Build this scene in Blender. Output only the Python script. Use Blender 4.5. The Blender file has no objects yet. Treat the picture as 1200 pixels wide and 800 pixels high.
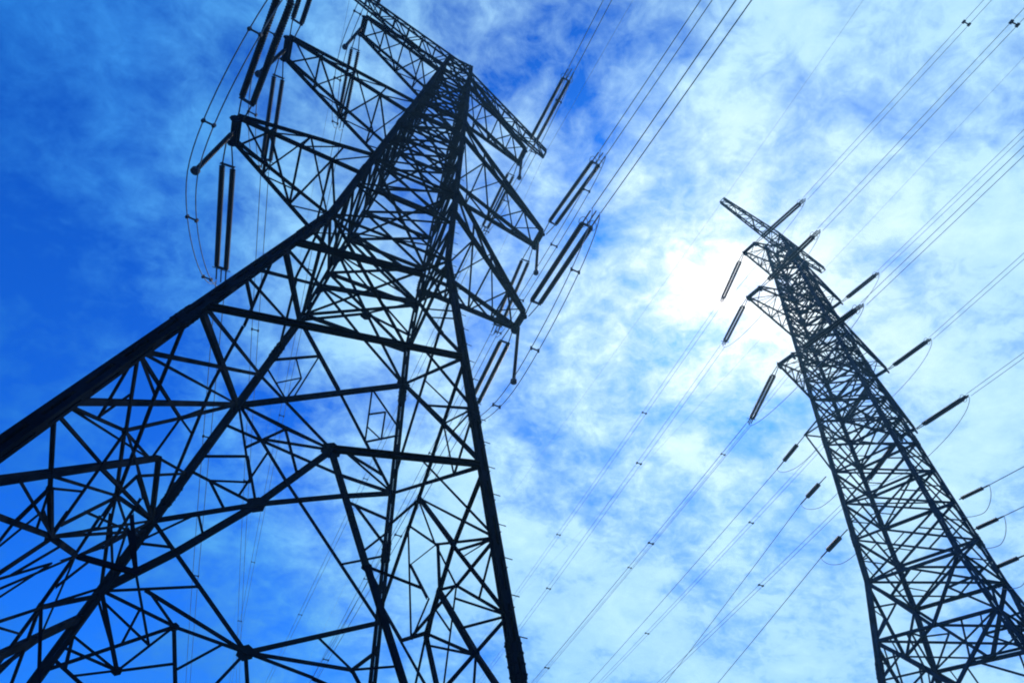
import bpy, math, random
from mathutils import Vector, Matrix

random.seed(7)
S = bpy.context.scene
COL = S.collection
CAMH = 1.6

# ------------------------------------------------------------------ camera
PITCH, ROLL, FOC = 0.8151, 0.0989, 688.9
cd = bpy.data.cameras.new('camera')
cam = bpy.data.objects.new('camera', cd)
COL.objects.link(cam)
F = Vector((0, math.cos(PITCH), math.sin(PITCH)))
R0 = Vector((1, 0, 0)); U0 = Vector((0, -math.sin(PITCH), math.cos(PITCH)))
RR = R0 * math.cos(ROLL) + U0 * math.sin(ROLL)
UU = U0 * math.cos(ROLL) - R0 * math.sin(ROLL)
cam.matrix_world = Matrix(((RR.x, UU.x, -F.x, 0), (RR.y, UU.y, -F.y, 0), (RR.z, UU.z, -F.z, CAMH), (0, 0, 0, 1)))
cd.sensor_fit = 'HORIZONTAL'; cd.sensor_width = 36.0; cd.lens = 36.0 * FOC / 1200.0
cd.clip_start = 0.05; cd.clip_end = 6000
S.camera = cam

# ------------------------------------------------------------------ sun, sky, exposure
SUN = Vector((0.3300, 0.5755, 0.7482)).normalized()
sun_el = math.asin(SUN.z); sun_az = math.atan2(SUN.x, SUN.y)
ld = bpy.data.lights.new('sun', 'SUN'); ld.energy = 2.0; ld.angle = math.radians(0.6); ld.color = (1.0, 0.96, 0.9)
lo = bpy.data.objects.new('sun', ld); COL.objects.link(lo)
lo.rotation_euler = SUN.to_track_quat('Z', 'Y').to_euler()
S.view_settings.view_transform = 'Standard'; S.view_settings.look = 'None'
S.render.filter_size = 1.5; S.cycles.filter_width = 2.0
S.view_settings.exposure = 0.0; S.view_settings.gamma = 1.0; S.view_settings.use_curve_mapping = False

W = bpy.data.worlds.new('World'); S.world = W; W.use_nodes = True
nt = W.node_tree; N = nt.nodes; Lk = nt.links; N.clear()
def nd(t, **kw):
    n = N.new(t)
    for k, v in kw.items(): setattr(n, k, v)
    return n
def val(sock, v):
    if hasattr(v, 'is_output') or isinstance(v, bpy.types.NodeSocket): Lk.new(v, sock)
    else: sock.default_value = v
def mth(op, a, b=0.0, c=0.0, clamp=False):
    n = nd('ShaderNodeMath', operation=op, use_clamp=clamp)
    val(n.inputs[0], a); val(n.inputs[1], b); val(n.inputs[2], c)
    return n.outputs[0]
def vmth(op, a, b):
    n = nd('ShaderNodeVectorMath', operation=op); val(n.inputs[0], a); val(n.inputs[1], b)
    return n.outputs['Value' if op == 'DOT_PRODUCT' else 'Vector']
def mixc(f, a, b, mode='MIX'):
    n = nd('ShaderNodeMix', data_type='RGBA', blend_type=mode); val(n.inputs[0], f); val(n.inputs[6], a); val(n.inputs[7], b)
    return n.outputs[2]
def ramp(x, stops, interp='EASE'):
    n = nd('ShaderNodeValToRGB'); n.color_ramp.interpolation = interp
    e = n.color_ramp.elements
    while len(e) < len(stops): e.new(0.5)
    for k, (p, c) in enumerate(stops): e[k].position = p; e[k].color = c if len(c) == 4 else (*c, 1)
    val(n.inputs[0], x); return n.outputs[0]
def noise(vec, scale, detail=6, rough=0.55, dist=0.0):
    n = nd('ShaderNodeTexNoise'); Lk.new(vec, n.inputs['Vector'])
    n.inputs['Scale'].default_value = scale; n.inputs['Detail'].default_value = detail
    n.inputs['Roughness'].default_value = rough; n.inputs['Distortion'].default_value = dist
    return n.outputs['Fac']
tc = nd('ShaderNodeTexCoord'); D = tc.outputs['Generated']
sky = nd('ShaderNodeTexSky', sky_type='NISHITA'); sky.sun_disc = False
sky.sun_elevation = sun_el; sky.sun_rotation = sun_az
sky.air_density = 1.0; sky.dust_density = 0.6; sky.ozone_density = 3.0
# the clear sky, a little deeper in the blue as the photograph's
blue = mixc(1.0, sky.outputs[0], (0.02, 0.56, 1.85, 1), 'MULTIPLY')
dot = vmth('DOT_PRODUCT', D, tuple(SUN))
ang = mth('DIVIDE', mth('ARCCOSINE', mth('MINIMUM', dot, 0.99999)), math.pi)      # 0 at the sun, 1 opposite
# cloud sheet: the view direction laid on a flat layer overhead
sep = nd('ShaderNodeSeparateXYZ'); Lk.new(D, sep.inputs[0])
zz = mth('MULTIPLY', mth('ADD', mth('MAXIMUM', sep.outputs[2], 0.0), 0.42), 0.75)
cmb = nd('ShaderNodeCombineXYZ'); val(cmb.inputs[0], mth('DIVIDE', sep.outputs[0], zz)); val(cmb.inputs[1], mth('DIVIDE', sep.outputs[1], zz)); val(cmb.inputs[2], 0.37)
mp = nd('ShaderNodeMapping'); Lk.new(cmb.outputs[0], mp.inputs['Vector'])
mp.inputs['Location'].default_value = (2.3, 0.7, 0); mp.inputs['Rotation'].default_value = (0, 0, math.radians(20)); mp.inputs['Scale'].default_value = (1.0, 1.15, 1.0)
P = mp.outputs[0]
big = noise(P, 1.3, 3, 0.5, 0.3)
mid = noise(P, 4.6, 8, 0.58, 0.25)
fin = noise(P, 12.0, 6, 0.62, 0.5)
wsp = noise(P, 27.0, 5, 0.65, 1.2)
cov = mth('ADD', mth('MULTIPLY', big, 0.42), mth('ADD', mth('MULTIPLY', mid, 0.48), mth('ADD', mth('MULTIPLY', fin, 0.26), mth('MULTIPLY', wsp, 0.12))))
# thicker veil over the half of the sky round the sun, thinning away from it
veil = ramp(ang, [(0.0, (1, 1, 1)), (0.06, (.92, .92, .92)), (0.15, (.85, .85, .85)), (0.215, (.78, .78, .78)), (0.25, (.56, .56, .56)), (0.29, (.30, .30, .30)), (0.35, (.2, .2, .2))], 'LINEAR')
cf = mth('ADD', mth('MULTIPLY', mth('SUBTRACT', cov, 0.64), 4.8), veil)
cf = mth('MULTIPLY', mth('MINIMUM', mth('MAXIMUM', cf, 0.0), 1.0), 0.96)
# ice veil scatters sunlight forward: white round the sun, bluer far from it; thick and thin lumps in it
ccol = ramp(ang, [(0.0, (16, 16, 16)), (0.018, (11.6, 12.6, 13)), (0.042, (8.6, 10.6, 11.7)), (0.065, (6.8, 9.4, 11.2)), (0.11, (5.4, 8.5, 10.8)), (0.17, (4.5, 7.8, 10.6)), (0.22, (3.0, 6.5, 10.1)), (0.265, (1.0, 4.3, 9.3)), (0.30, (0.38, 2.6, 7.8)), (0.36, (0.12, 1.75, 6.6))], 'LINEAR')
lump = mth('ADD', 0.30, mth('ADD', mth('MULTIPLY', mid, 0.78), mth('ADD', mth('MULTIPLY', fin, 0.42), mth('MULTIPLY', wsp, 0.2))))
cmbl = nd('ShaderNodeCombineColor'); val(cmbl.inputs[0], mth('POWER', lump, 1.5)); val(cmbl.inputs[1], lump); val(cmbl.inputs[2], mth('POWER', lump, 0.6))
ccol = mixc(1.0, ccol, cmbl.outputs[0], 'MULTIPLY')
out = mixc(cf, blue, ccol)
bg = nd('ShaderNodeBackground'); Lk.new(out, bg.inputs['Color']); bg.inputs['Strength'].default_value = 0.1
wo = nd('ShaderNodeOutputWorld'); Lk.new(bg.outputs[0], wo.inputs['Surface'])

# ------------------------------------------------------------------ materials
def material(name, base, rough=0.6, metal=0.0, var=0.35, scale=3.0, bump=0.0, base2=None, spec=0.15):
    m = bpy.data.materials.new(name); m.use_nodes = True
    t = m.node_tree; b = t.nodes['Principled BSDF']
    tcx = t.nodes.new('ShaderNodeTexCoord')
    nz = t.nodes.new('ShaderNodeTexNoise'); nz.inputs['Scale'].default_value = scale; nz.inputs['Detail'].default_value = 6
    t.links.new(tcx.outputs['Object'], nz.inputs['Vector'])
    cr = t.nodes.new('ShaderNodeValToRGB')
    lo_ = tuple(c * (1 - var) for c in base); hi = base2 if base2 else tuple(min(1, c * (1 + var)) for c in base)
    cr.color_ramp.elements[0].position = 0.32; cr.color_ramp.elements[0].color = (*lo_, 1)
    cr.color_ramp.elements[1].position = 0.68; cr.color_ramp.elements[1].color = (*hi, 1)
    t.links.new(nz.outputs['Fac'], cr.inputs[0]); t.links.new(cr.outputs[0], b.inputs['Base Color'])
    b.inputs['Roughness'].default_value = rough; b.inputs['Metallic'].default_value = metal; b.inputs['Specular IOR Level'].default_value = spec
    if bump:
        bp = t.nodes.new('ShaderNodeBump'); bp.inputs['Strength'].default_value = bump
        n2 = t.nodes.new('ShaderNodeTexNoise'); n2.inputs['Scale'].default_value = scale * 8; t.links.new(tcx.outputs['Object'], n2.inputs['Vector'])
        t.links.new(n2.outputs['Fac'], bp.inputs['Height']); t.links.new(bp.outputs[0], b.inputs['Normal'])
    return m
STEEL = material('weathered_dark_steel', (0.010, 0.015, 0.023), 0.85, 0.0, 0.45, 1.7, spec=0.0)
LEGSTEEL = material('weathered_leg_steel', (0.010, 0.015, 0.023), 0.85, 0.0, 0.45, 1.1, spec=0.0)
STEEL2 = material('haze_tinted_steel', (0.026, 0.052, 0.074), 0.85, 0.0, 0.45, 1.3, spec=0.0)  # far tower steel, with bluish glare and haze put into its base colour
GLAZE = material('brown_glazed_porcelain', (0.022, 0.018, 0.018), 0.4, 0.0, 0.3, 6)
HARD = material('galvanised_fitting', (0.07, 0.075, 0.085), 0.7, 0.0, 0.3, 8)
ALU = material('weathered_aluminium_strand', (0.38, 0.41, 0.45), 0.8, 0.0, 0.25, 4)
CONC = material('footing_concrete', (0.30, 0.29, 0.27), 0.9, 0, 0.25, 4, 0.3)
GRASS = material('meadow_ground', (0.05, 0.075, 0.025), 0.95, 0, 0.5, 0.35, 0.5, (0.085, 0.085, 0.04))

# ------------------------------------------------------------------ mesh helpers
class MB:
    def __init__(s): s.v = []; s.f = []
    def poly(s, ring_a, ring_b):
        n = len(ring_a); o = len(s.v); s.v += [tuple(p) for p in ring_a] + [tuple(p) for p in ring_b]
        s.f += [(o + i, o + (i + 1) % n, o + n + (i + 1) % n, o + n + i) for i in range(n)]
        s.f.append(tuple(o + i for i in reversed(range(n)))); s.f.append(tuple(o + n + i for i in range(n)))
    def angle(s, p, q, w, nrm, flip=1):
        """rolled steel angle (L section) from p to q, one flange in the plane square to nrm"""
        p = Vector(p); q = Vector(q); a = (q - p)
        if a.length < 1e-4: return
        a.normalize(); nrm = Vector(nrm)
        x = nrm.cross(a)
        if x.length < 1e-3: x = Vector((1, 0, 0)).cross(a)
        x.normalize(); y = a.cross(x).normalized(); x *= flip
        t = max(0.16 * w, 0.006); h = w * 0.5
        c = [(-h, 0), (h, 0), (h, t), (-h + t, t), (-h + t, w * 0.8), (-h, w * 0.8)]
        s.poly([p + x * i + y * j for i, j in c], [q + x * i + y * j for i, j in c])
    def box(s, p, q, w, h, nrm):
        p = Vector(p); q = Vector(q); a = (q - p).normalized(); nrm = Vector(nrm)
        x = nrm.cross(a)
        if x.length < 1e-3: x = Vector((1, 0, 0)).cross(a)
        x.normalize(); y = a.cross(x).normalized()
        c = [(-w / 2, -h / 2), (w / 2, -h / 2), (w / 2, h / 2), (-w / 2, h / 2)]
        s.poly([p + x * i + y * j for i, j in c], [q + x * i + y * j for i, j in c])
    def tube(s, pts, r, n=6):
        pts = [Vector(p) for p in pts]; o = len(s.v); m = len(pts)
        for k, p in enumerate(pts):
            a = (pts[min(k + 1, m - 1)] - pts[max(k - 1, 0)]).normalized()
            up = Vector((0, 0, 1)) if abs(a.z) < 0.95 else Vector((1, 0, 0))
            x = up.cross(a).normalized(); y = a.cross(x)
            s.v += [tuple(p + x * r * math.cos(2 * math.pi * i / n) + y * r * math.sin(2 * math.pi * i / n)) for i in range(n)]
        for k in range(m - 1):
            for i in range(n):
                s.f.append((o + k * n + i, o + k * n + (i + 1) % n, o + (k + 1) * n + (i + 1) % n, o + (k + 1) * n + i))
        s.f.append(tuple(o + i for i in reversed(range(n)))); s.f.append(tuple(o + (m - 1) * n + i for i in range(n)))
    def lathe(s, p, q, prof, n=14):
        """prof: (distance along p->q, radius)"""
        p = Vector(p); a = (Vector(q) - p).normalized()
        up = Vector((0, 0, 1)) if abs(a.z) < 0.95 else Vector((1, 0, 0))
        x = up.cross(a).normalized(); y = a.cross(x); o = len(s.v)
        for d, r in prof:
            s.v += [tuple(p + a * d + (x * math.cos(2 * math.pi * i / n) + y * math.sin(2 * math.pi * i / n)) * r) for i in range(n)]
        for k in range(len(prof) - 1):
            for i in range(n):
                s.f.append((o + k * n + i, o + k * n + (i + 1) % n, o + (k + 1) * n + (i + 1) % n, o + (k + 1) * n + i))
    def plate(s, c, ux, uy, rx, ry, th, n=8):
        c = Vector(c); ux = Vector(ux).normalized(); uy = Vector(uy).normalized(); nz = ux.cross(uy).normalized()
        pts = [c + ux * rx * math.cos(2 * math.pi * (i + .5) / n) + uy * ry * math.sin(2 * math.pi * (i + .5) / n) for i in range(n)]
        s.poly([p - nz * th / 2 for p in pts], [p + nz * th / 2 for p in pts])
    def build(s, name, mat, parent=None, smooth=False):
        me = bpy.data.meshes.new(name); 
        off = parent_origin(parent)
        me.from_pydata([(v[0] - off[0], v[1] - off[1], v[2] - off[2]) for v in s.v], [], s.f)
        me.materials.append(mat)
        if smooth: me.polygons.foreach_set('use_smooth', [True] * len(me.polygons))
        ob = bpy.data.objects.new(name, me); COL.objects.link(ob)
        if parent is not None: ob.parent = parent
        return ob
def parent_origin(o):
    x = Vector((0, 0, 0))
    while o is not None: x = x + Vector(o.location); o = o.parent
    return x
def thing(name, label, cat, loc, group=None):
    o = bpy.data.objects.new(name, None); COL.objects.link(o); o.location = loc
    o.empty_display_size = 0.5
    o['label'] = label; o['category'] = cat
    if group: o['group'] = group
    return o

# ------------------------------------------------------------------ ground
g = MB(); n = 24; R = 2600.0
for j in range(n + 1):
    for i in range(n + 1):
        u = (i / n * 2 - 1); v = (j / n * 2 - 1)
        x = R * u * abs(u); y = R * v * abs(v); d = math.hypot(x, y)
        g.v.append((x, y, -0.02 + (0 if d < 60 else 0.9 * math.sin(x * .012) * math.cos(y * .009) * min(1, (d - 60) / 200))))
for j in range(n):
    for i in range(n): g.f.append((j * (n + 1) + i, j * (n + 1) + i + 1, (j + 1) * (n + 1) + i + 1, (j + 1) * (n + 1) + i))
gr = g.build('ground', GRASS); gr['kind'] = 'structure'

# ------------------------------------------------------------------ lattice tower frame
class Frame:
    """four legs A, D, C, B (in ring order) whose half widths change linearly between the given heights"""
    SG = {'A': (-1, -1), 'D': (1, -1), 'C': (1, 1), 'B': (-1, 1)}
    def __init__(s, x, y, yaw, asp, prof):
        s.ax = Vector((x, y, 0)); s.d = Vector((math.cos(yaw), math.sin(yaw), 0)); s.e = Vector((-math.sin(yaw), math.cos(yaw), 0))
        s.asp = asp; s.prof = prof
    def w(s, z):
        P = s.prof
        for (z0, w0), (z1, w1) in zip(P, P[1:]):
            if z <= z1 or (z1, w1) == P[-1]: return w0 + (w1 - w0) * (z - z0) / (z1 - z0)
    def leg(s, L, z):
        w = s.w(z); a, b = s.SG[L]
        return s.ax + Vector((0, 0, z)) + s.d * (w * a) + s.e * (w * s.asp * b)
    def face(s, Fc, u, z):
        a = s.leg(Fc[0], z); b = s.leg(Fc[1], z)
        return (a + b) / 2 + (b - a) / 2 * u
    def nrm(s, Fc): return {'AD': -s.e, 'DC': s.d, 'CB': s.e, 'BA': -s.d}[Fc]

FACES = ['AD', 'DC', 'CB', 'BA']
def build_leg(fr, L, parent, w_of, batten=1.0, mat=None):
    """a built-up leg: four steel angles with batten plates between them"""
    mat = mat or LEGSTEEL; m = MB(); zs = [p[0] for p in fr.prof]
    for z0, z1 in zip(zs, zs[1:]):
        p = fr.leg(L, z0); q = fr.leg(L, z1)
        w0 = w_of(z0); w1 = w_of(z1)
        a = (q - p).normalized(); x = fr.e.cross(a).normalized(); y = a.cross(x).normalized()
        for sx in (-1, 1):
            for sy in (-1, 1):
                f = 0.37
                def ring(c, w):
                    k = w * f; t = w * 0.07; o = w / 2
                    sh = [(o, o), (o - k, o), (o - k, o - t), (o - t, o - t), (o - t, o - k), (o, o - k)]
                    return [c + x * i * sx + y * j * sy for i, j in sh]
                m.poly(ring(p, w0), ring(q, w1))
        ln = (q - p).length; nb = max(2, int(ln / batten))
        for k in range(nb):
            t0 = (k + 0.36) / nb; t1 = (k + 0.64) / nb
            for (ux, uy) in ((x, y), (y, x)):
                for sg in (-1, 1):
                    w = w0 + (w1 - w0) * t0; o = ux * sg * (w / 2 - w * .035)
                    m.box(p + (q - p) * t0 + o, p + (q - p) * t1 + o, w * .96 - .004, w * .06, ux)
    zsp = fr.prof[0][0] + 5.2                                           # bolted splice covers
    while zsp < fr.prof[-1][0] - 3:
        p = fr.leg(L, zsp - .35); q = fr.leg(L, zsp + .35); w = w_of(zsp); a = (q - p).normalized(); x = fr.e.cross(a).normalized(); y = a.cross(x).normalized()
        for ux, uy in ((x, y), (y, x)):
            for sg in (-1, 1):
                for s2 in (-1, 1):
                    o = ux * sg * (w / 2 + .012) + uy * s2 * w * .31
                    m.box(p + o, q + o, w * .36, .018, ux)
                    for t in (.12, .37, .63, .88):
                        cb = p + (q - p) * t + o; m.box(cb, cb + ux * sg * .035, .035, .035, a)
        zsp += 6.1
    return m.build('leg', mat, parent)

def cage_levels(fr, z0, z1, k, minh):
    out = [z0]; z = z0
    while z < z1 - minh * 0.6:
        z = min(z1, z + max(minh, k * 2 * fr.w(z))); out.append(z)
    out[-1] = z1
    return out
def cage(fr, parent, zs, th, thd, plan_every=3, redundant=False, name='cage_bracing'):
    for Fc in FACES:
        m = MB(); nr = fr.nrm(Fc)
        for k, (a, b) in enumerate(zip(zs, zs[1:])):
            m.angle(fr.face(Fc, -1, a), fr.face(Fc, 1, a), th, nr)
            m.angle(fr.face(Fc, -1, a) + nr * .012, fr.face(Fc, 1, b) + nr * .012, thd, nr)
            m.angle(fr.face(Fc, 1, a) - nr * .012, fr.face(Fc, -1, b) - nr * .012, thd, nr, -1)
            if redundant:
                mid = (a + b) / 2
                m.angle(fr.face(Fc, -1, mid), fr.face(Fc, -0.5, a * .75 + b * .25), thd * .6, nr)
                m.angle(fr.face(Fc, -1, mid), fr.face(Fc, -0.5, a * .25 + b * .75), thd * .6, nr)
                m.angle(fr.face(Fc, 1, mid), fr.face(Fc, 0.5, a * .75 + b * .25), thd * .6, nr)
                m.angle(fr.face(Fc, 1, mid), fr.face(Fc, 0.5, a * .25 + b * .75), thd * .6, nr)
        m.angle(fr.face(Fc, -1, zs[-1]), fr.face(Fc, 1, zs[-1]), th, nr)
        m.build(name, STEEL, parent)
    for k, z in enumerate(zs):
        if k % plan_every == 0:
            m = MB()
            m.angle(fr.leg('A', z + .02), fr.leg('C', z + .02), thd, (0, 0, 1)); m.angle(fr.leg('D', z - .02), fr.leg('B', z - .02), thd, (0, 0, 1))
            m.build('plan_bracing', STEEL, parent)

def crossarm(fr, parent, tip, side, z, top, th, tipw=0.55, npan=4, name='crossarm'):
    """tapering four-chord lattice arm; side -1 = legs A/B, +1 = legs D/C"""
    near, far = ('A', 'B') if side < 0 else ('D', 'C')
    m = MB(); tip = Vector(tip)
    bn = [fr.leg(near, z), tip - fr.e * tipw]; bf = [fr.leg(far, z), tip + fr.e * tipw]
    tn = [fr.leg(near, z + top), tip - fr.e * tipw + Vector((0, 0, .16))]; tf = [fr.leg(far, z + top), tip + fr.e * tipw + Vector((0, 0, .16))]
    L = lambda c, t: c[0] + (c[1] - c[0]) * t
    up = Vector((0, 0, 1))
    for c in (bn, bf): m.angle(c[0], c[1], th, up)
    for c in (tn, tf): m.angle(c[0], c[1], th * .9, up)
    m.box(bn[1], bf[1], th * 1.3, th * 1.1, up)
    td = th * .42; ts = [0] + [1 - (1 - k / npan) ** 1.0 for k in range(1, npan)] + [0.97]
    for k in range(npan):
        a, b = ts[k], ts[k + 1]
        m.angle(L(bn, a if k % 2 else b), L(bf, b if k % 2 else a), td, up)        # bottom zigzag
        m.angle(L(bn, b), L(bf, b), td, up)
        m.angle(L(tn, b if k % 2 else a), L(tf, a if k % 2 else b), td * .8, up)   # top zigzag
        for bb, tt in ((bn, tn), (bf, tf)):
            m.angle(L(bb, b), L(tt, b), td, fr.e); m.angle(L(bb, b), L(tt, a), td, fr.e)
    for c in (bn[1], bf[1]): m.plate(c - Vector((0, 0, .12)), (fr.d.x, fr.d.y, 0), (0, 0, 1), .2, .24, .03)
    return m.build(name, STEEL, parent)

def box_beam(fr, parent, pL, pR, z_mid, hw, hh, th, npan=14, rise=0.0):
    """the earth wire beam across the tower head: a long thin box truss with blunt ends"""
    m = MB(); pL = Vector(pL); pR = Vector(pR); up = Vector((0, 0, 1)); e = fr.e
    def pt(t, sy, sz):
        k = 1 - abs(2 * t - 1); taper = 0.45 + 0.55 * k
        return pL + (pR - pL) * t + e * (sy * hw * taper) + up * (rise * k + (sz - 1) * hh * taper)
    seg = [i / npan for i in range(npan + 1)]
    for sy in (-1, 1):
        for sz in (0, 1):
            for a, b in ((0, .5), (.5, 1)): m.angle(pt(a, sy, sz), pt(b, sy, sz), th, up)
    td = th * .6
    for k in range(npan):
        a, b = seg[k], seg[k + 1]; i, j = (a, b) if k % 2 else (b, a)
        for sz in (0, 1):
            m.angle(pt(i, -1, sz), pt(j, 1, sz), td, up); m.angle(pt(a, -1, sz), pt(a, 1, sz), td, up)
        for sy in (-1, 1):
            m.angle(pt(i, sy, 0), pt(j, sy, 1), td, e); m.angle(pt(a, sy, 0), pt(a, sy, 1), td, e)
    for sz in (0, 1): m.angle(pt(1, -1, sz), pt(1, 1, sz), td, up)
    for sy in (-1, 1): m.angle(pt(1, sy, 0), pt(1, sy, 1), td, e)
    return m.build('earthwire_beam', STEEL, parent)

def footings(fr, parent, zb):
    for L in 'ADCB':
        m = MB(); c = fr.leg(L, zb)
        m.lathe((c.x, c.y, -.6), (c.x, c.y, .3), [(0, .01), (0, .62), (.78, .55), (.85, .5), (.85, .01)], 24)
        m.build('footing', CONC, parent)

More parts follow.
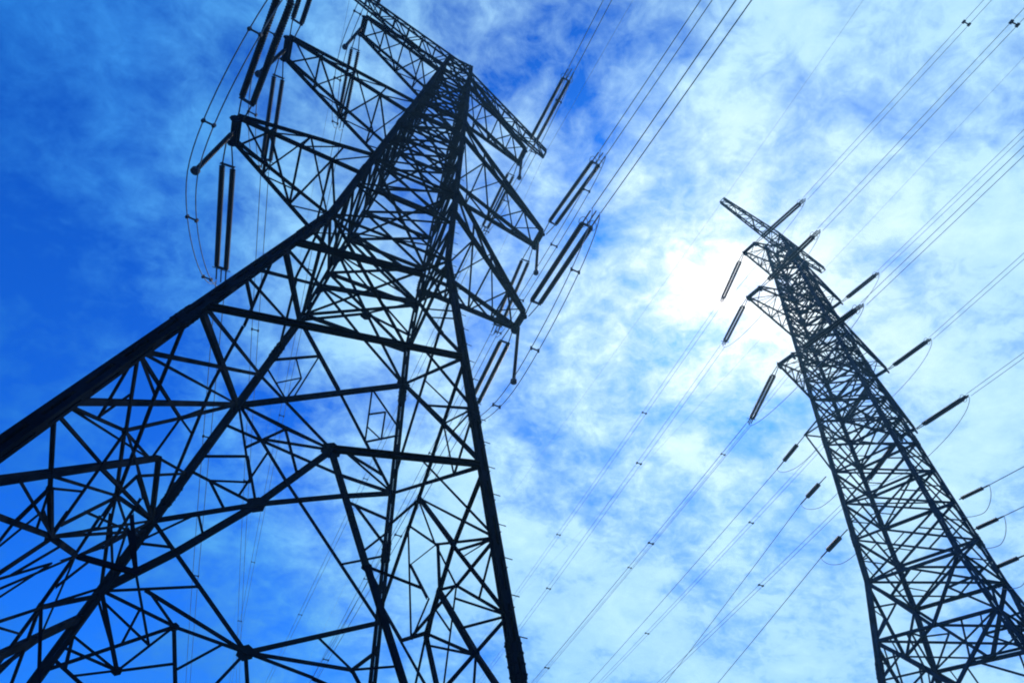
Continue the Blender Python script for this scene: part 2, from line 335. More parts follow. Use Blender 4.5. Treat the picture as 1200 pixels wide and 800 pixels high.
# ------------------------------------------------------------------ the near tower
T1 = Frame(-0.3167 * 18, 0.8259 * 18, 0.3485, 1.1753, [(0.15, 5.62), (19.6, 2.237), (43.73, 0.77)])
t1 = thing('lattice_tower', 'big dark near steel lattice tower with wide splayed legs filling the left of the view', 'pylon', (T1.ax.x, T1.ax.y, 0))
WF = {'A': 1.05, 'B': 1.0, 'C': .85, 'D': .74}
def w_leg(z): return 0.265 + (0.235 - 0.265) * z / 43.7
for L in 'ADCB': build_leg(T1, L, t1, lambda z, L=L: w_leg(z) * (WF[L] + (1 - WF[L]) * min(1, z / 43)))
footings(T1, t1, 0.15)
MEMBERS = [
    ("AD",-1,12.103,1,13.837,0.207), ("AD",-1,16.699,0.573,17.824,0.254), ("DC",1,24.449,-1,17.723,0.179), 
    ("BA",1,9.951,-1,16.406,0.126), ("BA",1,8.092,-1,15.028,0.164), ("CB",1,15.028,-1,17.973,0.235), 
    ("DC",1,17.973,-1,13.837,0.152), ("BA",1,12.103,-1,15.028,0.208), ("BA",1,12.166,-1,16.406,0.134), 
    ("CB",1,16.406,-0.21,14.437,0.129), ("BA",1,11.581,0.519,10.516,0.123), ("BA",0.519,10.516,-0.095,9.173,0.128), 
    ("BA",1,15.717,0.322,14.53,0.13), ("BA",0.322,14.53,-0.09,13.027,0.131), ("BA",-0.09,13.027,-1,10.975,0.134), 
    ("BA",1,16.281,-1,19.268,0.215), ("BA",1,16.281,-1,21.42,0.127), ("CB",1,21.42,-0.068,19.556,0.147), 
    ("CB",-0.068,19.556,-1,17.973,0.144), ("BA",1,14.485,-1,21.42,0.123), ("BA",1,19.268,0.209,17.812,0.121), 
    ("BA",0.209,17.812,-1,17.743,0.129), ("CB",1,17.743,1,15.028,0.13), ("BA",1,9.951,-1,15.028,0.074), 
    ("BA",1,9.951,0.519,10.516,0.097), ("BA",1,9.951,-0.025,11.64,0.084), ("BA",1,9.951,0.447,9.527,0.113), 
    ("BA",0.447,9.527,-0.095,9.173,0.125), ("BA",1,9.951,0.735,8.783,0.071), ("BA",1,7.862,0.538,7.5,0.113), 
    ("BA",0.538,7.5,0.185,7.299,0.106), ("BA",1,5.857,-0.232,10.788,0.184), ("BA",-0.232,10.788,-1,10.557,0.18), 
    ("BA",1,8.05,0.447,9.527,0.088), ("BA",0.447,9.527,-0.025,11.64,0.088), ("BA",-0.025,11.64,-1,15.028,0.111), 
    ("BA",1,8.05,0.447,9.527,0.053), ("BA",1,7.862,0.355,8.794,0.069), ("BA",0.447,9.527,0.185,7.299,0.096), 
    ("BA",-0.025,11.64,-0.126,10.437,0.095), ("BA",-0.025,11.64,-0.439,12.288,0.076), 
    ("BA",0.447,9.527,-0.126,10.437,0.065), ("BA",0.447,9.527,0.061,9.827,0.083), 
    ("BA",0.061,9.827,-1,10.557,0.098), ("BA",0.061,9.827,-0.473,10.072,0.07), 
    ("BA",-0.232,10.788,-1,12.207,0.079), ("BA",-0.164,9.985,-1,12.207,0.078), 
    ("BA",0.618,7.563,-0.095,9.173,0.077), ("BA",0.538,7.5,0.286,8.204,0.054), 
    ("BA",-0.095,9.173,0.202,7.563,0.122), ("BA",-0.095,9.173,-0.196,8.511,0.087), 
    ("BA",-0.095,9.173,-0.356,8.882,0.067), ("BA",-0.356,8.882,-1,8.823,0.097), 
    ("BA",-0.095,9.173,-0.626,9.495,0.093), ("AD",-0.455,5.99,-0.349,5.332,0.053), 
    ("BA",-0.095,9.173,-1,10.557,0.123), ("BA",-0.095,9.173,-0.138,9.919,0.089), 
    ("BA",0.538,7.5,0.522,6.698,0.083), ("BA",0.538,7.5,0.334,7.037,0.052), ("BA",0.704,9.726,0.735,8.783,0.055), 
    ("BA",0.522,6.698,0.412,5.558,0.078), ("BA",1,5.794,0.185,7.299,0.124), ("BA",0.185,7.299,-0.235,7.829,0.158), 
    ("AD",-0.527,5.374,-0.349,5.332,0.103), ("BA",0.162,7.328,0.393,5.307,0.135), 
    ("BA",0.391,5.191,-0.235,7.829,0.072), ("BA",0.188,6.368,-0.002,7.538,0.055), 
    ("BA",0.481,5.282,-0.052,7.195,0.051), ("BA",-0.235,7.829,-0.322,6.686,0.124), 
    ("BA",-0.322,6.686,-0.424,4.643,0.117), ("BA",0.237,4.987,-0.322,6.686,0.089), 
    ("BA",-0.322,6.686,-1,8.217,0.113), ("BA",0.391,5.191,-0.352,6.124,0.052), ("BA",0.185,7.299,-1,10.223,0.091), 
    ("BA",0.115,7.494,-0.196,8.511,0.061), ("BA",0.185,7.299,-1,10.557,0.068), 
    ("BA",-0.123,7.396,-0.573,8.867,0.066), ("BA",-0.235,7.829,-0.139,8.671,0.106), 
    ("BA",0.185,7.299,0.24,7.798,0.074), ("BA",0.426,7.251,0.185,7.299,0.089), 
    ("BA",-0.291,7.11,-0.455,8.203,0.064), ("CB",1,8.071,1,8.823,0.101), ("BA",-1,8.468,-0.233,9.021,0.095), 
    ("BA",-1,8.823,-0.626,9.495,0.075), ("AD",-0.475,6.237,-0.349,5.332,0.067), 
    ("BA",-0.235,7.829,-0.626,9.495,0.068), ("CB",-0.21,14.437,0.305,11.855,0.306), 
    ("CB",0.305,11.855,0.704,9.886,0.309), ("CB",0.704,9.886,1,8.468,0.313), ("CB",1,8.468,1,7.612,0.273), 
    ("BA",-1,7.612,-0.061,4.716,0.227), ("CB",-0.21,14.437,-0.601,12.332,0.282), 
    ("CB",-0.601,12.332,-0.835,10.832,0.272), ("AD",0.389,6.397,0.587,4.299,0.143), 
    ("AD",0.12,8.853,1,9.784,0.173), ("CB",1,10.557,0.305,11.855,0.169), ("CB",0.305,11.855,-0.494,12.951,0.181), 
    ("CB",-0.494,12.951,-1,13.524,0.19), ("DC",1,13.524,-1,9.784,0.131), ("CB",1,10.557,-0.07,7.639,0.133), 
    ("CB",0.747,8.652,-0.07,7.639,0.104), ("CB",1,8.385,0.447,7.898,0.101), ("CB",0.447,7.898,-0.07,7.639,0.103), 
    ("CB",-0.07,7.639,-1,9.241,0.164), ("CB",-0.07,7.639,-0.837,7.772,0.107), 
    ("CB",-0.07,7.639,-0.568,7.351,0.105), ("AD",0.274,4.373,0.501,4.146,0.051), 
    ("CB",-0.07,7.639,0.2,5.277,0.099), ("CB",-0.07,7.639,-0.309,5.251,0.126), 
    ("CB",-0.533,8.464,-0.837,7.772,0.082), ("CB",-0.837,7.772,-1,8.385,0.138), 
    ("AD",0.39,4.602,0.542,4.804,0.041), ("AD",0.39,4.602,0.528,3.757,0.064), ("CB",1,12.354,0.305,11.855,0.087), 
    ("CB",0.789,12.205,0.446,12.512,0.088), ("CB",0.789,12.205,0.537,11.439,0.086), 
    ("CB",0.483,11.984,0.43,13.678,0.09), ("CB",0.599,13.342,0.305,11.855,0.089), 
    ("CB",0.717,11.105,0.586,10.505,0.084), ("CB",1,12.897,0.599,13.342,0.089), ("CB",1,15.069,-0.21,14.437,0.127), 
    ("CB",1,15.069,0.374,14.686,0.094), ("CB",0.374,14.686,-0.21,14.437,0.096), ("CB",1,15.069,0.446,12.512,0.091), 
    ("CB",1,15.069,0.107,12.785,0.123), ("CB",0.107,12.785,-1,9.241,0.118), ("CB",1,14.192,-0.398,13.608,0.124), 
    ("CB",-0.398,13.608,-1,13.524,0.159), ("CB",0.525,14.098,-0.21,14.437,0.094), 
    ("CB",0.374,14.686,0.666,13.612,0.093), ("CB",0.374,14.686,0.051,13.216,0.094), 
    ("CB",1,17.179,0.417,18.016,0.102), ("CB",0.417,18.016,0.467,15.923,0.067), ("CB",1,16.824,0.541,15.794,0.065), 
    ("CB",0.719,17.594,0.497,16.809,0.067), ("CB",0.754,16.289,0.497,16.809,0.066), 
    ("CB",0.541,15.794,0.497,16.809,0.066), ("CB",-0.52,17.361,-0.581,15.096,0.068), 
    ("CB",-0.52,17.361,-1,16.114,0.069), ("CB",-0.581,15.096,-1,15.759,0.1), 
    ("CB",-0.552,16.263,-0.778,16.575,0.068), ("CB",-0.566,15.73,-0.781,15.39,0.067), 
    ("CB",-0.781,15.39,-0.778,16.575,0.068), ("CB",1,19.268,-0.051,16.822,0.173), 
    ("CB",-0.051,16.822,-1,13.524,0.132), ("CB",1,21.42,-1,22.59,0.232), ("CB",1,21.42,-0.048,20.828,0.15), 
    ("CB",-0.048,20.828,-1,20.48,0.151), ("CB",1,19.268,-0.048,20.828,0.109), ("CB",-0.048,20.828,-1,22.59,0.116), 
    ("CB",1,23.655,-0.048,20.828,0.154), ("CB",-0.048,20.828,-1,17.973,0.147), ("CB",1,23.655,-1,20.48,0.116), 
    ("CB",1,23.655,-1,22.59,0.119), ("CB",1,25.431,-0.677,24.335,0.166), ("CB",1,25.431,0.054,24.05,0.164), 
    ("CB",0.054,24.05,-1,22.59,0.161), ("CB",1,25.431,-1,26.709,0.128), ("DC",1,22.59,-1,17.723,0.14), 
    ("DC",0.307,20.423,-1,16.26,0.064), ("DC",-0.122,18.82,-1,15.863,0.061), ("DC",1,22.59,-0.527,16.751,0.14), 
    ("DC",-0.527,16.751,-1,13.837,0.111), ("DC",-1,17.723,1,14.088,0.125), ("DC",-1,13.837,-0.148,12.254,0.13), 
    ("DC",-0.148,12.254,1,9.763,0.14), ("DC",1,17.973,-0.454,12.838,0.155), ("DC",-0.454,12.838,-1,9.784,0.116), 
    ("DC",0.031,14.915,-1,11.727,0.079), ("DC",0.037,17.48,-1,11.727,0.083), 
    ("DC",0.034,16.044,-0.616,13.156,0.057), ("DC",-1,11.727,-0.454,12.838,0.049), 
    ("DC",-1,11.727,-0.606,12.074,0.047), ("DC",-1,11.727,-0.585,10.677,0.092), 
    ("DC",-0.454,12.838,-0.585,10.677,0.074), ("CB",-0.349,14.526,-1,13.524,0.097), 
    ("CB",-0.349,14.526,-0.867,14.068,0.097), ("CB",-0.867,14.068,-1,13.524,0.065), 
    ("CB",-0.523,12.787,-1,12.563,0.094), ("CB",-0.616,12.744,-1,11.623,0.093), 
    ("CB",-0.772,11.258,-1,12.145,0.092), ("CB",-0.594,10.681,-1,11.33,0.09), ("AD",0.389,6.397,0.621,6.251,0.047), 
    ("CB",-0.835,10.832,-1,10.118,0.118), ("DC",0.121,11.589,1,12.416,0.087), ("DC",0.24,11.705,1,12.416,0.088), 
    ("DC",0.121,11.589,-1,7.82,0.068), ("DC",0.121,11.589,-0.5,8.843,0.122), ("AD",0.765,7.384,1,6.149,0.1), 
    ("DC",0.121,11.589,-0.247,9.357,0.076), ("DC",-0.247,9.357,-0.523,7.719,0.065), 
    ("DC",0.371,11.199,-0.247,9.357,0.076), ("DC",0.111,12.964,-1,7.82,0.07), ("DC",-1,9.784,-0.5,8.843,0.126), 
    ("DC",-0.5,8.843,-0.053,7.403,0.131), ("DC",-1,7.82,-0.247,9.357,0.062), ("DC",-1,7.82,-0.564,8.53,0.059), 
    ("DC",-1,7.82,-0.632,8.187,0.038), ("DC",-1,7.82,-0.523,7.719,0.077), ("DC",-0.523,7.719,0.192,7.66,0.088), 
    ("DC",-1,7.82,-0.769,6.934,0.054), ("DC",-0.247,9.357,-0.26,8.104,0.09), ("DC",-0.26,8.104,-0.053,7.403,0.088), 
    ("DC",0.371,11.199,0.192,7.66,0.077), ("DC",-0.247,9.357,0.273,9.779,0.049), 
    ("DC",0.273,9.779,-0.09,8.189,0.073), ("DC",-0.523,7.719,-1,6.149,0.073), ("AD",0.762,6.229,1,6.149,0.048), 
    ("DC",-0.26,8.104,-0.523,7.719,0.063), ("AD",0.781,5.685,1,6.149,0.047), ("AD",1,6.149,0.595,4.002,0.072), 
    ("DC",-0.26,8.104,-0.677,5.948,0.138), ("DC",-0.677,5.948,-1,4.206,0.11), 
    ("DC",-0.461,7.219,-0.677,5.948,0.056), ("DC",-0.053,7.403,-0.677,5.948,0.079), 
    ("DC",-0.097,7.039,-0.677,5.948,0.059), ("DC",-0.677,5.948,-0.556,4.531,0.051), 
    ("DC",-0.677,5.948,-1,4.227,0.063), ("DC",-0.677,5.948,-0.556,4.531,0.051), 
    ("DC",-0.523,7.719,-0.202,4.868,0.059), ("DC",-0.216,7.694,-0.097,7.039,0.043), 
    ("DC",-0.216,7.694,-0.416,6.838,0.041), ("DC",-0.053,7.403,-0.352,4.693,0.12), 
    ("DC",-0.053,7.403,0.294,5.301,0.088), ("DC",1,9.763,-0.416,4.793,0.093), ("DC",1,9.763,0.399,7.892,0.081), 
    ("DC",0.192,7.66,-0.09,8.189,0.07), ("DC",0.192,7.66,-0.339,7.72,0.067), ("DC",0.399,7.892,-0.053,7.403,0.094), 
    ("BA",1,14.088,0.495,14.849,0.099), ("BA",1,14.088,-0.444,17.775,0.083), ("BA",1,18.182,1,17.827,0.114), 
    ("BA",1,19.268,1,17.827,0.088), ("BA",1,12.103,0.531,12.873,0.111), ("CB",1,8.385,0.628,6.578,0.123), 
    ("CB",1,8.217,0.705,6.972,0.074), ("CB",0.628,6.578,0.447,7.898,0.074), ("CB",1,6.254,0.447,7.898,0.097), 
    ("CB",0.628,6.578,1,7.215,0.072), ("CB",1,6.88,0.628,6.578,0.072), ("CB",1,6.588,0.434,5.46,0.094), 
    ("CB",0.447,7.898,0.115,5.155,0.123), ("CB",0.88,9.065,0.537,7.327,0.076), 
    ("CB",0.943,8.123,0.537,7.327,0.075), ("CB",0.709,8.131,0.691,7.199,0.075), ("CB",1,8.385,0.423,9.075,0.078), 
    ("CB",0.702,8.598,0.447,7.898,0.077), ("CB",1,9.847,0.717,11.105,0.082), ("CB",1,9.847,0.761,9.966,0.08), 
    ("AD",-0.51,4.542,-0.314,3.048,0.044), ("BA",-0.322,6.686,-1,4.687,0.084), ("CB",1,4.812,1,6.588,0.068), 
    ("BA",-0.235,7.829,-0.621,6.519,0.064), ("CB",0.332,7.014,0.628,6.578,0.073), 
    ("CB",0.312,6.849,0.094,7.722,0.076), ("CB",0.835,6.27,0.628,6.578,0.071), ("CB",1,7.403,0.897,6.389,0.095), 
    ("BA",-0.407,4.495,-0.523,5.877,0.058), ("CB",1,4.687,1,6.421,0.068), ("BA",-1,10.975,-1,8.217,0.105), 
    ("BA",-1,10.557,-0.138,9.919,0.1), ("BA",-1,10.557,-0.235,7.829,0.096), 
    ("BA",-0.473,10.072,-0.573,8.867,0.096), ("BA",-0.095,9.173,-0.139,8.671,0.087), 
    ("BA",0.345,8.73,-1,10.557,0.093), ("BA",0.204,8.523,-0.095,9.173,0.062), ("BA",0.089,8.203,-1,10.035,0.07), 
    ("BA",-0.485,8.593,-1,10.557,0.1), ("BA",-0.235,7.829,-0.626,9.495,0.068), ("BA",-1,9.325,-1,10.557,0.106), 
    ("BA",1,8.05,-0.126,10.437,0.058), ("BA",1,7.862,0.538,7.5,0.048), ("BA",0.77,6.943,0.185,7.299,0.067), 
    ("BA",0.495,5.483,0.426,7.251,0.064), ("BA",0.249,5.127,-0.052,7.195,0.07), 
    ("BA",-0.352,6.124,-0.322,6.686,0.08), ("BA",-0.594,7.434,-0.322,6.686,0.085), 
    ("BA",-0.712,6.789,-1,7.612,0.093), ("BA",-0.271,4.556,-0.712,6.789,0.1), ("BA",-0.322,6.686,-1,8.468,0.091), 
    ("CB",1,12.207,1,10.557,0.084), ("BA",-0.251,12.694,-0.025,11.64,0.076), ("CB",1,10.975,1,12.354,0.085), 
]

fine = {f: MB() for f in FACES}
for (Fc, u0, z0, u1, z1, th) in MEMBERS:
    nr = T1.nrm(Fc); p = T1.face(Fc, u0, z0); q = T1.face(Fc, u1, z1)
    th = min(max(th, 0.03), 0.26)
    off = nr * random.uniform(-.03, .03)
    if th >= 0.11:
        m = MB(); 
        if th > .16:      # heavy members are a pair of angles back to back
            m.angle(p + off, q + off, th * .82, nr); m.angle(p + off - nr * .02, q + off - nr * .02, th * .82, nr, -1)
        else: m.angle(p + off, q + off, th * .92, nr)
        m.build('brace', STEEL, t1)
    else:
        fine[Fc].angle(p + off, q + off, th * .92, nr, random.choice((-1, 1)))
for Fc in FACES: fine[Fc].build('redundant_bracing', STEEL, t1)
# gusset plates where the heavy members meet
GUSSETS = [
    ("DC",-1,13.837,0.171), ("BA",1,9.951,0.18), ("BA",-1,15.028,0.313), ("CB",-1,17.973,0.322), 
    ("CB",-0.21,14.437,0.417), ("BA",-0.095,9.173,0.197), ("CB",0.982,21.205,0.166), ("BA",-0.025,11.64,0.073), 
    ("BA",0.447,9.527,0.089), ("BA",0.538,7.5,0.089), ("BA",0.185,7.299,0.184), ("BA",-1,10.557,0.244), 
    ("BA",-0.626,9.495,0.074), ("AD",-0.349,5.332,0.078), ("BA",-0.235,7.829,0.126), ("BA",-0.322,6.686,0.142), 
    ("BA",-1,8.468,0.227), ("CB",0.305,11.855,0.351), ("CB",-0.835,10.832,0.208), ("DC",-1,9.784,0.164), 
    ("CB",-1,13.524,0.145), ("CB",-0.07,7.639,0.286), ("CB",0.447,7.898,0.153), ("CB",-0.837,7.772,0.102), 
    ("CB",1,15.069,0.313), ("CB",0.374,14.686,0.071), ("CB",-0.974,22.218,0.177), ("CB",-0.048,20.687,0.261), 
    ("DC",-0.454,12.838,0.098), ("DC",-1,11.727,0.068), ("DC",0.121,11.589,0.102), ("DC",-1,7.82,0.127), 
    ("DC",-0.5,8.843,0.13), ("AD",1,6.149,0.073), ("DC",-0.247,9.357,0.07), ("DC",-0.523,7.719,0.061), 
    ("DC",-0.053,7.403,0.199), ("DC",0.192,7.66,0.071), ("DC",-0.26,8.104,0.115), ("DC",-0.677,5.948,0.092), 
    ("CB",0.628,6.578,0.144), 
]

for (Fc, u, z, r) in GUSSETS:
    m = MB(); nr = T1.nrm(Fc); m.plate(T1.face(Fc, u, z) + nr * .05, T1.d if Fc in ('AD', 'CB') else T1.e, (0, 0, 1), r, r * .85, .03, 6)
    m.build('gusset_plate', STEEL, t1)
z1s = cage_levels(T1, 19.6, 43.73, 0.62, 1.7)
cage(T1, t1, z1s, 0.15, 0.11, 2)
AY1 = 0.62127; DA1 = Vector((math.cos(AY1), math.sin(AY1), 0))
ARM1 = [(23.35, 7.313), (31.5, 8.185), (39.83, 6.305)]
TIP = {}
for i, (z, h) in enumerate(ARM1):
    for s, n_ in ((-1, 'L'), (1, 'R')):
        tip = T1.ax + DA1 * (h * s) + Vector((0, 0, z)); TIP['1%s%d' % (n_, i)] = tip
        crossarm(T1, t1, tip, s, z, 1.7 if i else 2.0, 0.2, 0.55, 4)
EB1 = 43.2
pL = T1.ax + DA1 * -8.1 + Vector((0, 0, EB1)); pR = T1.ax + DA1 * 8.3 + Vector((0, 0, EB1))
box_beam(T1, t1, pL, pR, EB1, .55, .9, .11, 16, 1.5)
TIP['1LE'] = pL; TIP['1RE'] = pR
# step bolts up one leg
m = MB()
for k in range(60):
    z = 3 + k * .4; c = T1.leg('D', z); sg = T1.d if k % 2 else -T1.e
    m.tube([c + sg * .15, c + sg * .33], .011, 5)
m.build('step_bolt', STEEL, t1)

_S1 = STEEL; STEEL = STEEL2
# ------------------------------------------------------------------ the far tower
T2 = Frame(1.1681 * 18, 1.4364 * 18, -0.9939 + math.pi / 2, 1.0, [(0.15, 2.104 + (15.40 - .15) * .1544), (15.40, 2.104), (43.76, 0.695)])
t2 = thing('lattice_tower', 'slimmer dense lattice tower leaning into the right of the view below the sun', 'pylon', (T2.ax.x, T2.ax.y, 0))
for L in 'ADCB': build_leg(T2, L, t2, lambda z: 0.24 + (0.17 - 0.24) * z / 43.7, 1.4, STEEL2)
footings(T2, t2, 0.15)
low2 = [0.15, 7.0, 12.7, 15.40]
for Fc in FACES:
    nr = T2.nrm(Fc)
    for k, (a, b) in enumerate(zip(low2, low2[1:])):
        m2 = MB(); m2.angle(T2.face(Fc, -1, b), T2.face(Fc, 1, b), .15, nr); m2.build('brace', STEEL2, t2)
        if k == 2:      # an inverted V under the waist
            for s in (-1, 1):
                f2 = MB()
                m2 = MB(); m2.angle(T2.face(Fc, 0, a), T2.face(Fc, s, b), .15, nr, s); m2.build('brace', STEEL2, t2)
                f2.angle(T2.face(Fc, s, a + .55 * (b - a)), T2.face(Fc, s * .5, a + .5 * (b - a)), .08, nr)
                f2.angle(T2.face(Fc, s, a), T2.face(Fc, s * .5, a + .5 * (b - a)), .09, nr)
                f2.build('redundant_bracing', STEEL2, t2)
        else:
            for s in (-1, 1):
                f2 = MB()
                m2 = MB(); m2.angle(T2.face(Fc, -s, a) + nr * .02 * s, T2.face(Fc, s, b) + nr * .02 * s, .15, nr, s); m2.build('brace', STEEL2, t2)
                # redundants: leg points to points on the diagonals
                wa, wb = T2.w(a), T2.w(b)
                def diag(t, s=s):   # point on the diagonal that starts at the leg s below
                    p = T2.face(Fc, s, a); q = T2.face(Fc, -s, b); return p + (q - p) * t
                def diag2(t, s=s):
                    p = T2.face(Fc, -s, a); q = T2.face(Fc, s, b); return p + (q - p) * t
                h = b - a
                for t, zz in ((.25, .25), (.25, .5), (.12, .12)): f2.angle(T2.face(Fc, s, a + h * zz), diag(t), .08, nr)
                for t, zz in ((.72, .72), (.72, .5), (.86, .86), (.86, .72)): f2.angle(T2.face(Fc, s, a + h * zz), diag2(t), .08, nr)
                f2.angle(diag2(.72), T2.face(Fc, s * .45, b), .08, nr)
                f2.angle(diag2(.86), T2.face(Fc, s * .75, b), .06, nr)
                f2.build('redundant_bracing', STEEL2, t2)
for z in (12.7, 15.4):
    m = MB()
    mids = [T2.face(f, 0, z) for f in FACES]
    for i in range(4): m.angle(mids[i], mids[(i + 1) % 4], .1, (0, 0, 1))
    m.angle(T2.leg('A', z + .03), T2.leg('C', z + .03), .1, (0, 0, 1)); m.angle(T2.leg('B', z - .03), T2.leg('D', z - .03), .1, (0, 0, 1))
    m.build('plan_bracing', STEEL2, t2)
z2s = cage_levels(T2, 15.40, 43.76, 0.52, 1.3)
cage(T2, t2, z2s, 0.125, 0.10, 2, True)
AY2 = 0.4885; DA2 = Vector((math.cos(AY2), math.sin(AY2), 0))
ARM2 = [(26.96, 5.656), (32.71, 6.419), (39.2, 4.786)]
for i, (z, h) in enumerate(ARM2):
    for s, n_ in ((-1, 'L'), (1, 'R')):
        tip = T2.ax + DA2 * (h * s) + Vector((0, 0, z)); TIP['2%s%d' % (n_, i)] = tip
        # on this tower the legs B and A stand on the side of the first circuit
        near, far = None, None
        m = MB()
        dirs = sorted('ADCB', key=lambda q: (T2.leg(q, z) - T2.ax).dot(DA2) * s)[-2:]
        a_, b_ = dirs; ev = Vector((-DA2.y, DA2.x, 0))
        if (T2.leg(a_, z) - T2.leg(b_, z)).dot(ev) > 0: a_, b_ = b_, a_
        fr2 = T2; top = 2.2
        class _P: pass
        fk = Frame.__new__(Frame); fk.__dict__.update(T2.__dict__); fk.e = ev; fk.d = DA2
        fk.leg = (lambda q, zq, a_=a_, b_=b_: T2.leg(a_ if q in 'AD' else b_, zq))
        crossarm(fk, t2, tip, s, z, top, 0.14, 0.5, 4)
pL2 = T2.ax + DA2 * -6.0 + Vector((0, 0, 45.08)); pR2 = T2.ax + DA2 * 6.0 + Vector((0, 0, 45.08))
fk = Frame.__new__(Frame); fk.__dict__.update(T2.__dict__); fk.e = Vector((-DA2.y, DA2.x, 0))
box_beam(fk, t2, pL2, pR2, 45, .42, .8, .1, 12, 0.0)
TIP['2LE'] = pL2; TIP['2RE'] = pR2
# bracket that carries the lower line on the left edge of the far tower
m = MB(); bt = Vector((17.92, 26.83, 24.47))
for zq in (21.4, 25.4):
    for q in ('A', 'B'): m.angle(T2.leg(q, zq), bt, .12, (0, 0, 1))
for k in (.35, .65):
    m.angle(T2.leg('A', 21.4) * (1 - k) + bt * k, T2.leg('A', 25.4) * (1 - k) + bt * k, .07, T2.e)
m.build('bracket', STEEL2, t2)

STEEL = _S1
# ------------------------------------------------------------------ insulators and conductors
def vdir(az, el): return Vector((math.cos(el) * math.cos(az), math.cos(el) * math.sin(az), math.sin(el)))
def disc_profile(L, r, pitch):
    pr = [(0, .03)]; n = max(3, int(L / pitch)); p = L / n
    for k in range(n):
        b = k * p
        pr += [(b + p * .10, r * .62), (b + p * .36, r), (b + p * .60, r * .95), (b + p * .72, r * .66)]
    pr.append((L, .03)); return pr
def string(a, az, el, L, sep, r, label, group, lead=0.16, tail=0.12, ringed=True):
    """a tension insulator string: yoke, one or two stacks of discs, yoke, clamp"""
    a = Vector(a); d = vdir(az, el); b = a + d * L; x = Vector((-math.sin(az), math.cos(az), 0))
    t = thing('insulator_string', label, 'insulator', a, group)
    s0, s1 = L * lead, L * (1 - tail)
    offs = (-sep / 2, sep / 2) if sep else (0,)
    for o in offs:
        m = MB(); p = a + d * s0 + x * o; q = a + d * s1 + x * o
        m.lathe(p, q, disc_profile((q - p).length, r, .105)); m.build('disc_stack', GLAZE, t, True)
        m = MB(); m.tube([a + x * o * .45, a + d * s0 * .6 + x * o * .8, p], .028); m.build('link', HARD, t)
    if sep:
        for sx, nm in ((s0 * .92, 'yoke_plate'), (s1 * 1.004, 'yoke_plate')):
            m = MB(); c = a + d * sx; m.box(c - x * sep * .68, c + x * sep * .68, .16, .025, d); m.build(nm, HARD, t)
    m = MB()
    for o in offs: m.tube([a + d * s1 + x * o, a + d * (L - .1) + x * (o if sep else 0)], .035)
    m.tube([a + d * s1, b], .03); m.build('clamp', HARD, t)
    if ringed:
        m = MB(); y = d.cross(x).normalized(); c = a + d * (s1 + .1); k = 20; rr = max(.2, sep * .55)
        for o in (offs if sep else (0,)):
            m.tube([c + x * (o + math.cos(2 * math.pi * i / k) * rr * .8) + y * math.sin(2 * math.pi * i / k) * rr * .8 + d * .12 * math.sin(2 * math.pi * i / k) for i in range(k + 1)], .013, 5)
        m.tube([c - y * rr * .8, c + y * rr * .8], .012, 5)
        m.build('grading_ring', HARD, t)
    return b
def conductor(b, az, el, length, label, group, sep=0.40, r=0.016, curve=1600.0, spacers=(12, 30, 60, 100), bundle=2):
    b = Vector(b); x = Vector((-math.sin(az), math.cos(az), 0)); h = Vector((math.cos(az), math.sin(az), 0))
    t = thing('conductor_cable', label, 'power line', b, group)
    def at(s): return b + h * s + Vector((0, 0, math.tan(el) * s + s * s / (2 * curve)))
    ss = [length * (k / 40) ** 1.5 for k in range(41)]
    for o in ([-sep / 2, sep / 2] if bundle == 2 else [0]):
        m = MB(); m.tube([at(s) + x * o for s in ss], r, 6); m.build('wire', ALU, t, True)
    for s in spacers:
        if bundle == 2 and s < length:
            m = MB(); c = at(s); m.box(c - x * (sep / 2 + .05), c + x * (sep / 2 + .05), .06, .06, (0, 0, 1))
            for o in (-sep / 2, sep / 2): m.box(c + x * o - h * .09, c + x * o + h * .09, .1, .1, (0, 0, 1))
            m.build('spacer', HARD, t)
    return at
def jumper(p0, pm, p1, az0, az1, label, group, sep=0.34, r=0.02, sag0=1.2, bundle=2, spc=True):
    """slack loop from one string end to the other through the foot of the jumper insulator"""
    p0 = Vector(p0); pm = Vector(pm); p1 = Vector(p1)
    t = thing('jumper_cable', label, 'jumper cable', pm, group)
    tan = (p1 - p0) * .5
    def herm(a, ta, c, tc_, u): 
        return a * (2*u**3-3*u**2+1) + ta * (u**3-2*u**2+u) + c * (-2*u**3+3*u**2) + tc_ * (u**3-u**2)
    pts = []
    d0 = Vector((0, 0, -1)) * (p0.z - pm.z) * 1.5 - vdir(az0, 0) * 0.3; d1 = Vector((0, 0, 1)) * (p1.z - pm.z) * 1.5 + vdir(az1, 0) * 0.3
    for k in range(17): pts.append(herm(p0, d0, pm, tan, k / 16))
    for k in range(1, 17): pts.append(herm(pm, tan, p1, d1, k / 16))
    x = (p1 - p0).cross(Vector((0, 0, 1))).normalized()
    for o in ([-sep / 2, sep / 2] if bundle == 2 else [0]):
        m = MB(); m.tube([p + x * o for p in pts], r, 6); m.build('wire', ALU, t, True)
    if bundle == 2 and spc:
        for k in (6, 12, 20, 27):
            m = MB(); m.box(pts[k] - x * (sep / 2 + .04), pts[k] + x * (sep / 2 + .04), .05, .05, (0, 0, 1))
            for o in (-sep / 2, sep / 2): m.box(pts[k] + x * o - Vector((0, 0, .08)), pts[k] + x * o + Vector((0, 0, .08)), .09, .09, (1, 0, 0))
            m.build('spacer', HARD, t)
    return t
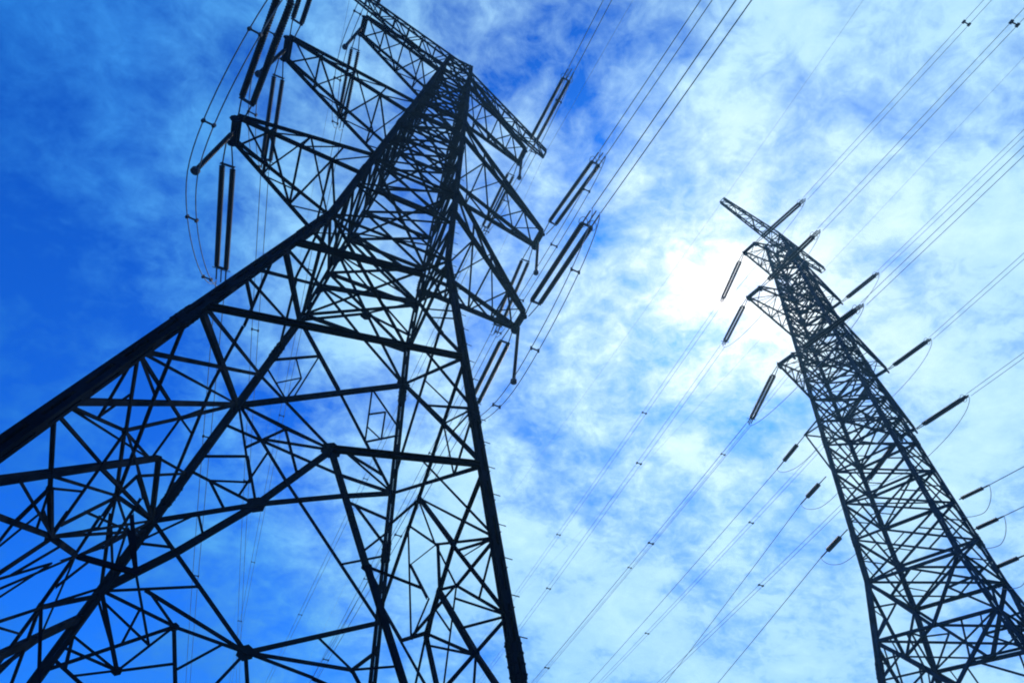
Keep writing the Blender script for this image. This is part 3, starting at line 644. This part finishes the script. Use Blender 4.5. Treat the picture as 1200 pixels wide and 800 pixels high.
def hanger(a, L, label, group, r=0.09, lean=(0, 0)):
    a = Vector(a); b = a + Vector((lean[0], lean[1], -L)); t = thing('jumper_insulator', label, 'insulator', a, group)
    m = MB(); d = (b - a).normalized(); m.lathe(a + d * .3, b - d * .3, disc_profile((b - a).length - .6, r, .12), 10); m.build('disc_stack', GLAZE, t, True)
    m = MB(); m.tube([a, a + d * .32], .03); m.build('link', HARD, t)
    m = MB(); m.lathe(b - d * .32, b + d * .1, [(0, .03), (.06, .08), (.16, .15), (.3, .15), (.34, .10), (.42, .03)], 12); m.build('weight', HARD, t)
    return b

QS = {'1R2U': (5.0774, -0.0957, 6.2143), '1R1U': (5.1261, -0.0843, 6.1208), '1R0U': (5.0611, -0.0625, 6.726), '1R2D': (1.9383, -0.1432, 5.9726), '1R1D': (1.8527, -0.1687, 6.8223), '1R0D': (1.8897, -0.1608, 5.7698),
      '1L0D': (1.8502, -0.0695, 7.2089), '1L1D': (1.8831, -0.0757, 6.3001), '1L2D': (1.8594, -0.0876, 6.0836), '1L0U': (5.27, -0.1233, 6.2), '1L1U': (5.22, -0.12, 6.2), '1L2U': (5.20, -0.12, 6.2),
      '2L2D': (1.6978, -0.2011, 4.2137), '2L1D': (1.7236, -0.195, 3.7561), '2L0D': (1.6778, -0.2318, 4.3936), '2L2U': (5.1267, -0.1059, 4.5432), '2L1U': (5.0484, -0.0678, 5.0452), '2L0U': (5.0989, -0.0805, 4.7102),
      '2R2U': (5.0634, -0.0815, 3.4456), '2R1U': (5.0318, -0.0483, 3.536), '2R0U': (5.0246, -0.0241, 3.7306), '2R2D': (1.70, -0.2, 4.2), '2R1D': (1.70, -0.2, 4.2), '2R0D': (1.70, -0.2, 4.2)}
WQ = {'1R2U': [5.0618, -0.0953], '1R1U': [5.0982, -0.0828], '1R0U': [5.0859, -0.064], '2L2D': [1.8793, -0.1804], '2L1D': [1.864, -0.1785], '2L0D': [1.8878, -0.202], 'D0': [1.774, -0.1048], 'D1': [1.6479, -0.0968], 'D2': [1.646, -0.1172], '2L2U': [5.0104, -0.0925], '2L1U': [5.0022, -0.062], '2L0U': [4.9497, -0.057], '2R2U': [4.9574, -0.0652], '2R1U': [4.9187, -0.0272], '2R0U': [4.9719, -0.0121], 'U0': [4.9347, -0.071], 'U1': [4.9355, -0.069], '1L0D': [1.8719, -0.0709], '1L1D': [1.8146, -0.0716], '1L2D': [1.8667, -0.0879], '1R2D': [1.929, -0.1435], '1R1D': [1.9149, -0.1661], '1R0D': [1.9364, -0.1583]}
LV = {0: 'lowest', 1: 'middle', 2: 'topmost'}
LN1 = Vector((-DA1.y, DA1.x, 0)); LN2 = Vector((-DA2.y, DA2.x, 0))
END = {}
for k, (az, el, L) in QS.items():
    tw = k[0]; sd = k[1]; i = int(k[2]); away = k[3] == 'D'
    ln = LN1 if tw == '1' else LN2
    a = TIP[k[:3]] + ln * (.6 if away else -.6) + Vector((0, 0, -.05))
    twn = 'near tower' if tw == '1' else 'far tower'
    sdn = 'left' if sd == 'L' else 'right'
    dn = 'reaching down and away from' if away else 'reaching up towards the top edge from'
    lab = '%s double insulator string %s the %s %s crossarm, %s' % ('downward' if away else 'upward', 'below' if away else 'above', LV[i], sdn, twn)
    END[k] = string(a, az, el, L, (.42 if tw == '1' else .21), (.12 if tw == '1' else .095), lab, 'tension insulators of the %s' % twn)
    dn2 = 'receding low from' if away else 'rising overhead from'
    waz, wel = WQ.get(k, (1.88 if away else (5.09 if tw == '1' else 4.96), el))
    conductor(END[k], waz, wel, 150 if away else 120, 'twin grey cable %s the %s %s arm of the %s' % (dn2, LV[i], sdn, twn), 'overhead line cables', .42 if tw == '1' else .36, r=.021 if tw == '1' else .014)
for k, L, ln_ in (('1L0', 3.4, None), ('1R0', 4.0, None), ('1R2', 3.0, None), ('1L2', 4.0, None), ('1R1', 3.3, None), ('1L1', 3.6, None)):
    i = int(k[2]); sdn = 'left' if k[1] == 'L' else 'right'
    b = hanger(TIP[k] + Vector((0, 0, -.1)), L, 'thin single insulator hanging under the tip of the %s %s arm, near tower' % (LV[i], sdn), 'jumper insulators of the near tower')
    jumper(END[k + 'U'], b + Vector((0, 0, -.12)), END[k + 'D'], QS[k + 'U'][0], QS[k + 'D'][0], 'slack cable loop under the %s %s arm of the near tower' % (LV[i], sdn), 'jumper loops of the near tower')
for i in (0, 1, 2):
    for sd in 'LR':
        k = '2%s%d' % (sd, i)
        jumper(END[k + 'U'], TIP[k] + Vector((0, 0, -2.2)), END[k + 'D'], QS[k + 'U'][0], QS[k + 'D'][0], 'thin slack loop under the %s %s arm of the far tower' % (LV[i], 'left' if sd == 'L' else 'right'), 'jumper loops of the far tower', .3, .016, bundle=1)
# the lower line on the body of the far tower
SM = [('D', (17.92, 26.83, 24.47), 1.7492, -0.1078, 3.18, 'short dark insulator on the far tower left edge, topmost of three'),
      ('D', (18.14, 26.63, 21.48), 1.7381, -0.0886, 2.61, 'short dark insulator on the left edge of the far tower, middle of three'),
      ('D', (18.15, 26.53, 18.21), 1.7041, -0.1085, 2.61, 'short dark insulator on the left edge of the far tower, lowest of three'),
      ('U', (23.83, 25.11, 19.73), 4.9763, -0.0835, 1.72, 'stubby dark insulator on the right edge of the far tower, topmost of three'),
      ('U', (23.84, 25.19, 18.08), 4.9528, -0.0747, 1.62, 'stubby dark insulator on the right edge of the far tower, middle of three'),
      ('U', (23.88, 25.27, 16.14), 4.9245, -0.0622, 1.55, 'stubby dark insulator on the right edge of the far tower, lowest of three')]
for q, (kd, a, az, el, L, lab) in enumerate(SM):
    b = string(a, az, el, L, 0, .13 if kd == 'D' else .10, lab, 'lower line insulators of the far tower', .27 if kd == 'D' else .08, .26 if kd == 'D' else .2, False)
    pos = lab.split(', ')[1].split(' of')[0]
    waz, wel = WQ.get('%s%d' % (kd, q % 3), (4.93, -.065))
    conductor(b, waz, wel, 120, 'single thin cable from the %s small insulator, %s edge of far tower' % (pos, 'left' if kd == 'D' else 'right'), 'lower line cables', r=.018, bundle=1)
    a = Vector(a); mid = (a + b) / 2 + Vector((0, 0, -1.1)) + T2.e * 0
    jumper(b, mid, a + (T2.ax - Vector((a.x, a.y, 0)) + Vector((0, 0, 0))) * 0.12 + Vector((0, 0, -.9)), az, az, 'small loose cable loop under the %s small insulator, %s edge of far tower' % (pos, 'left' if kd == 'D' else 'right'), 'lower line jumper loops', r=.014, bundle=1)
# earth wires from the ends of the head beams
for k, tw, ln in (('1LE', 'near', LN1), ('1RE', 'near', LN1), ('2LE', 'far', LN2), ('2RE', 'far', LN2)):
    for away in (True, False):
        az = 1.88 if away else (5.09 if tw == 'near' else 4.97)
        conductor(TIP[k] + Vector((0, 0, -.2)), az, -.05, 150, 'very thin earth wire %s the %s end of the %s tower head beam' % ('receding low from' if away else 'rising overhead from', 'left' if k[1] == 'L' else 'right', tw), 'earth wires', r=.008, bundle=1)

# ------------------------------------------------------------------ thin summer haze
m = MB(); m.box((0, 0, -2.5), (0, 0, 52), 5440, 5440, (0, 1, 0))
hz = bpy.data.materials.new('thin_haze'); hz.use_nodes = True; t = hz.node_tree; t.nodes.clear()
pv = t.nodes.new('ShaderNodeVolumePrincipled'); pv.inputs['Color'].default_value = (.35, .72, 1, 1); pv.inputs['Density'].default_value = 0.0009; pv.inputs['Anisotropy'].default_value = .6
om = t.nodes.new('ShaderNodeOutputMaterial'); t.links.new(pv.outputs[0], om.inputs['Volume'])
hb = m.build('haze', hz); hb['kind'] = 'stuff'
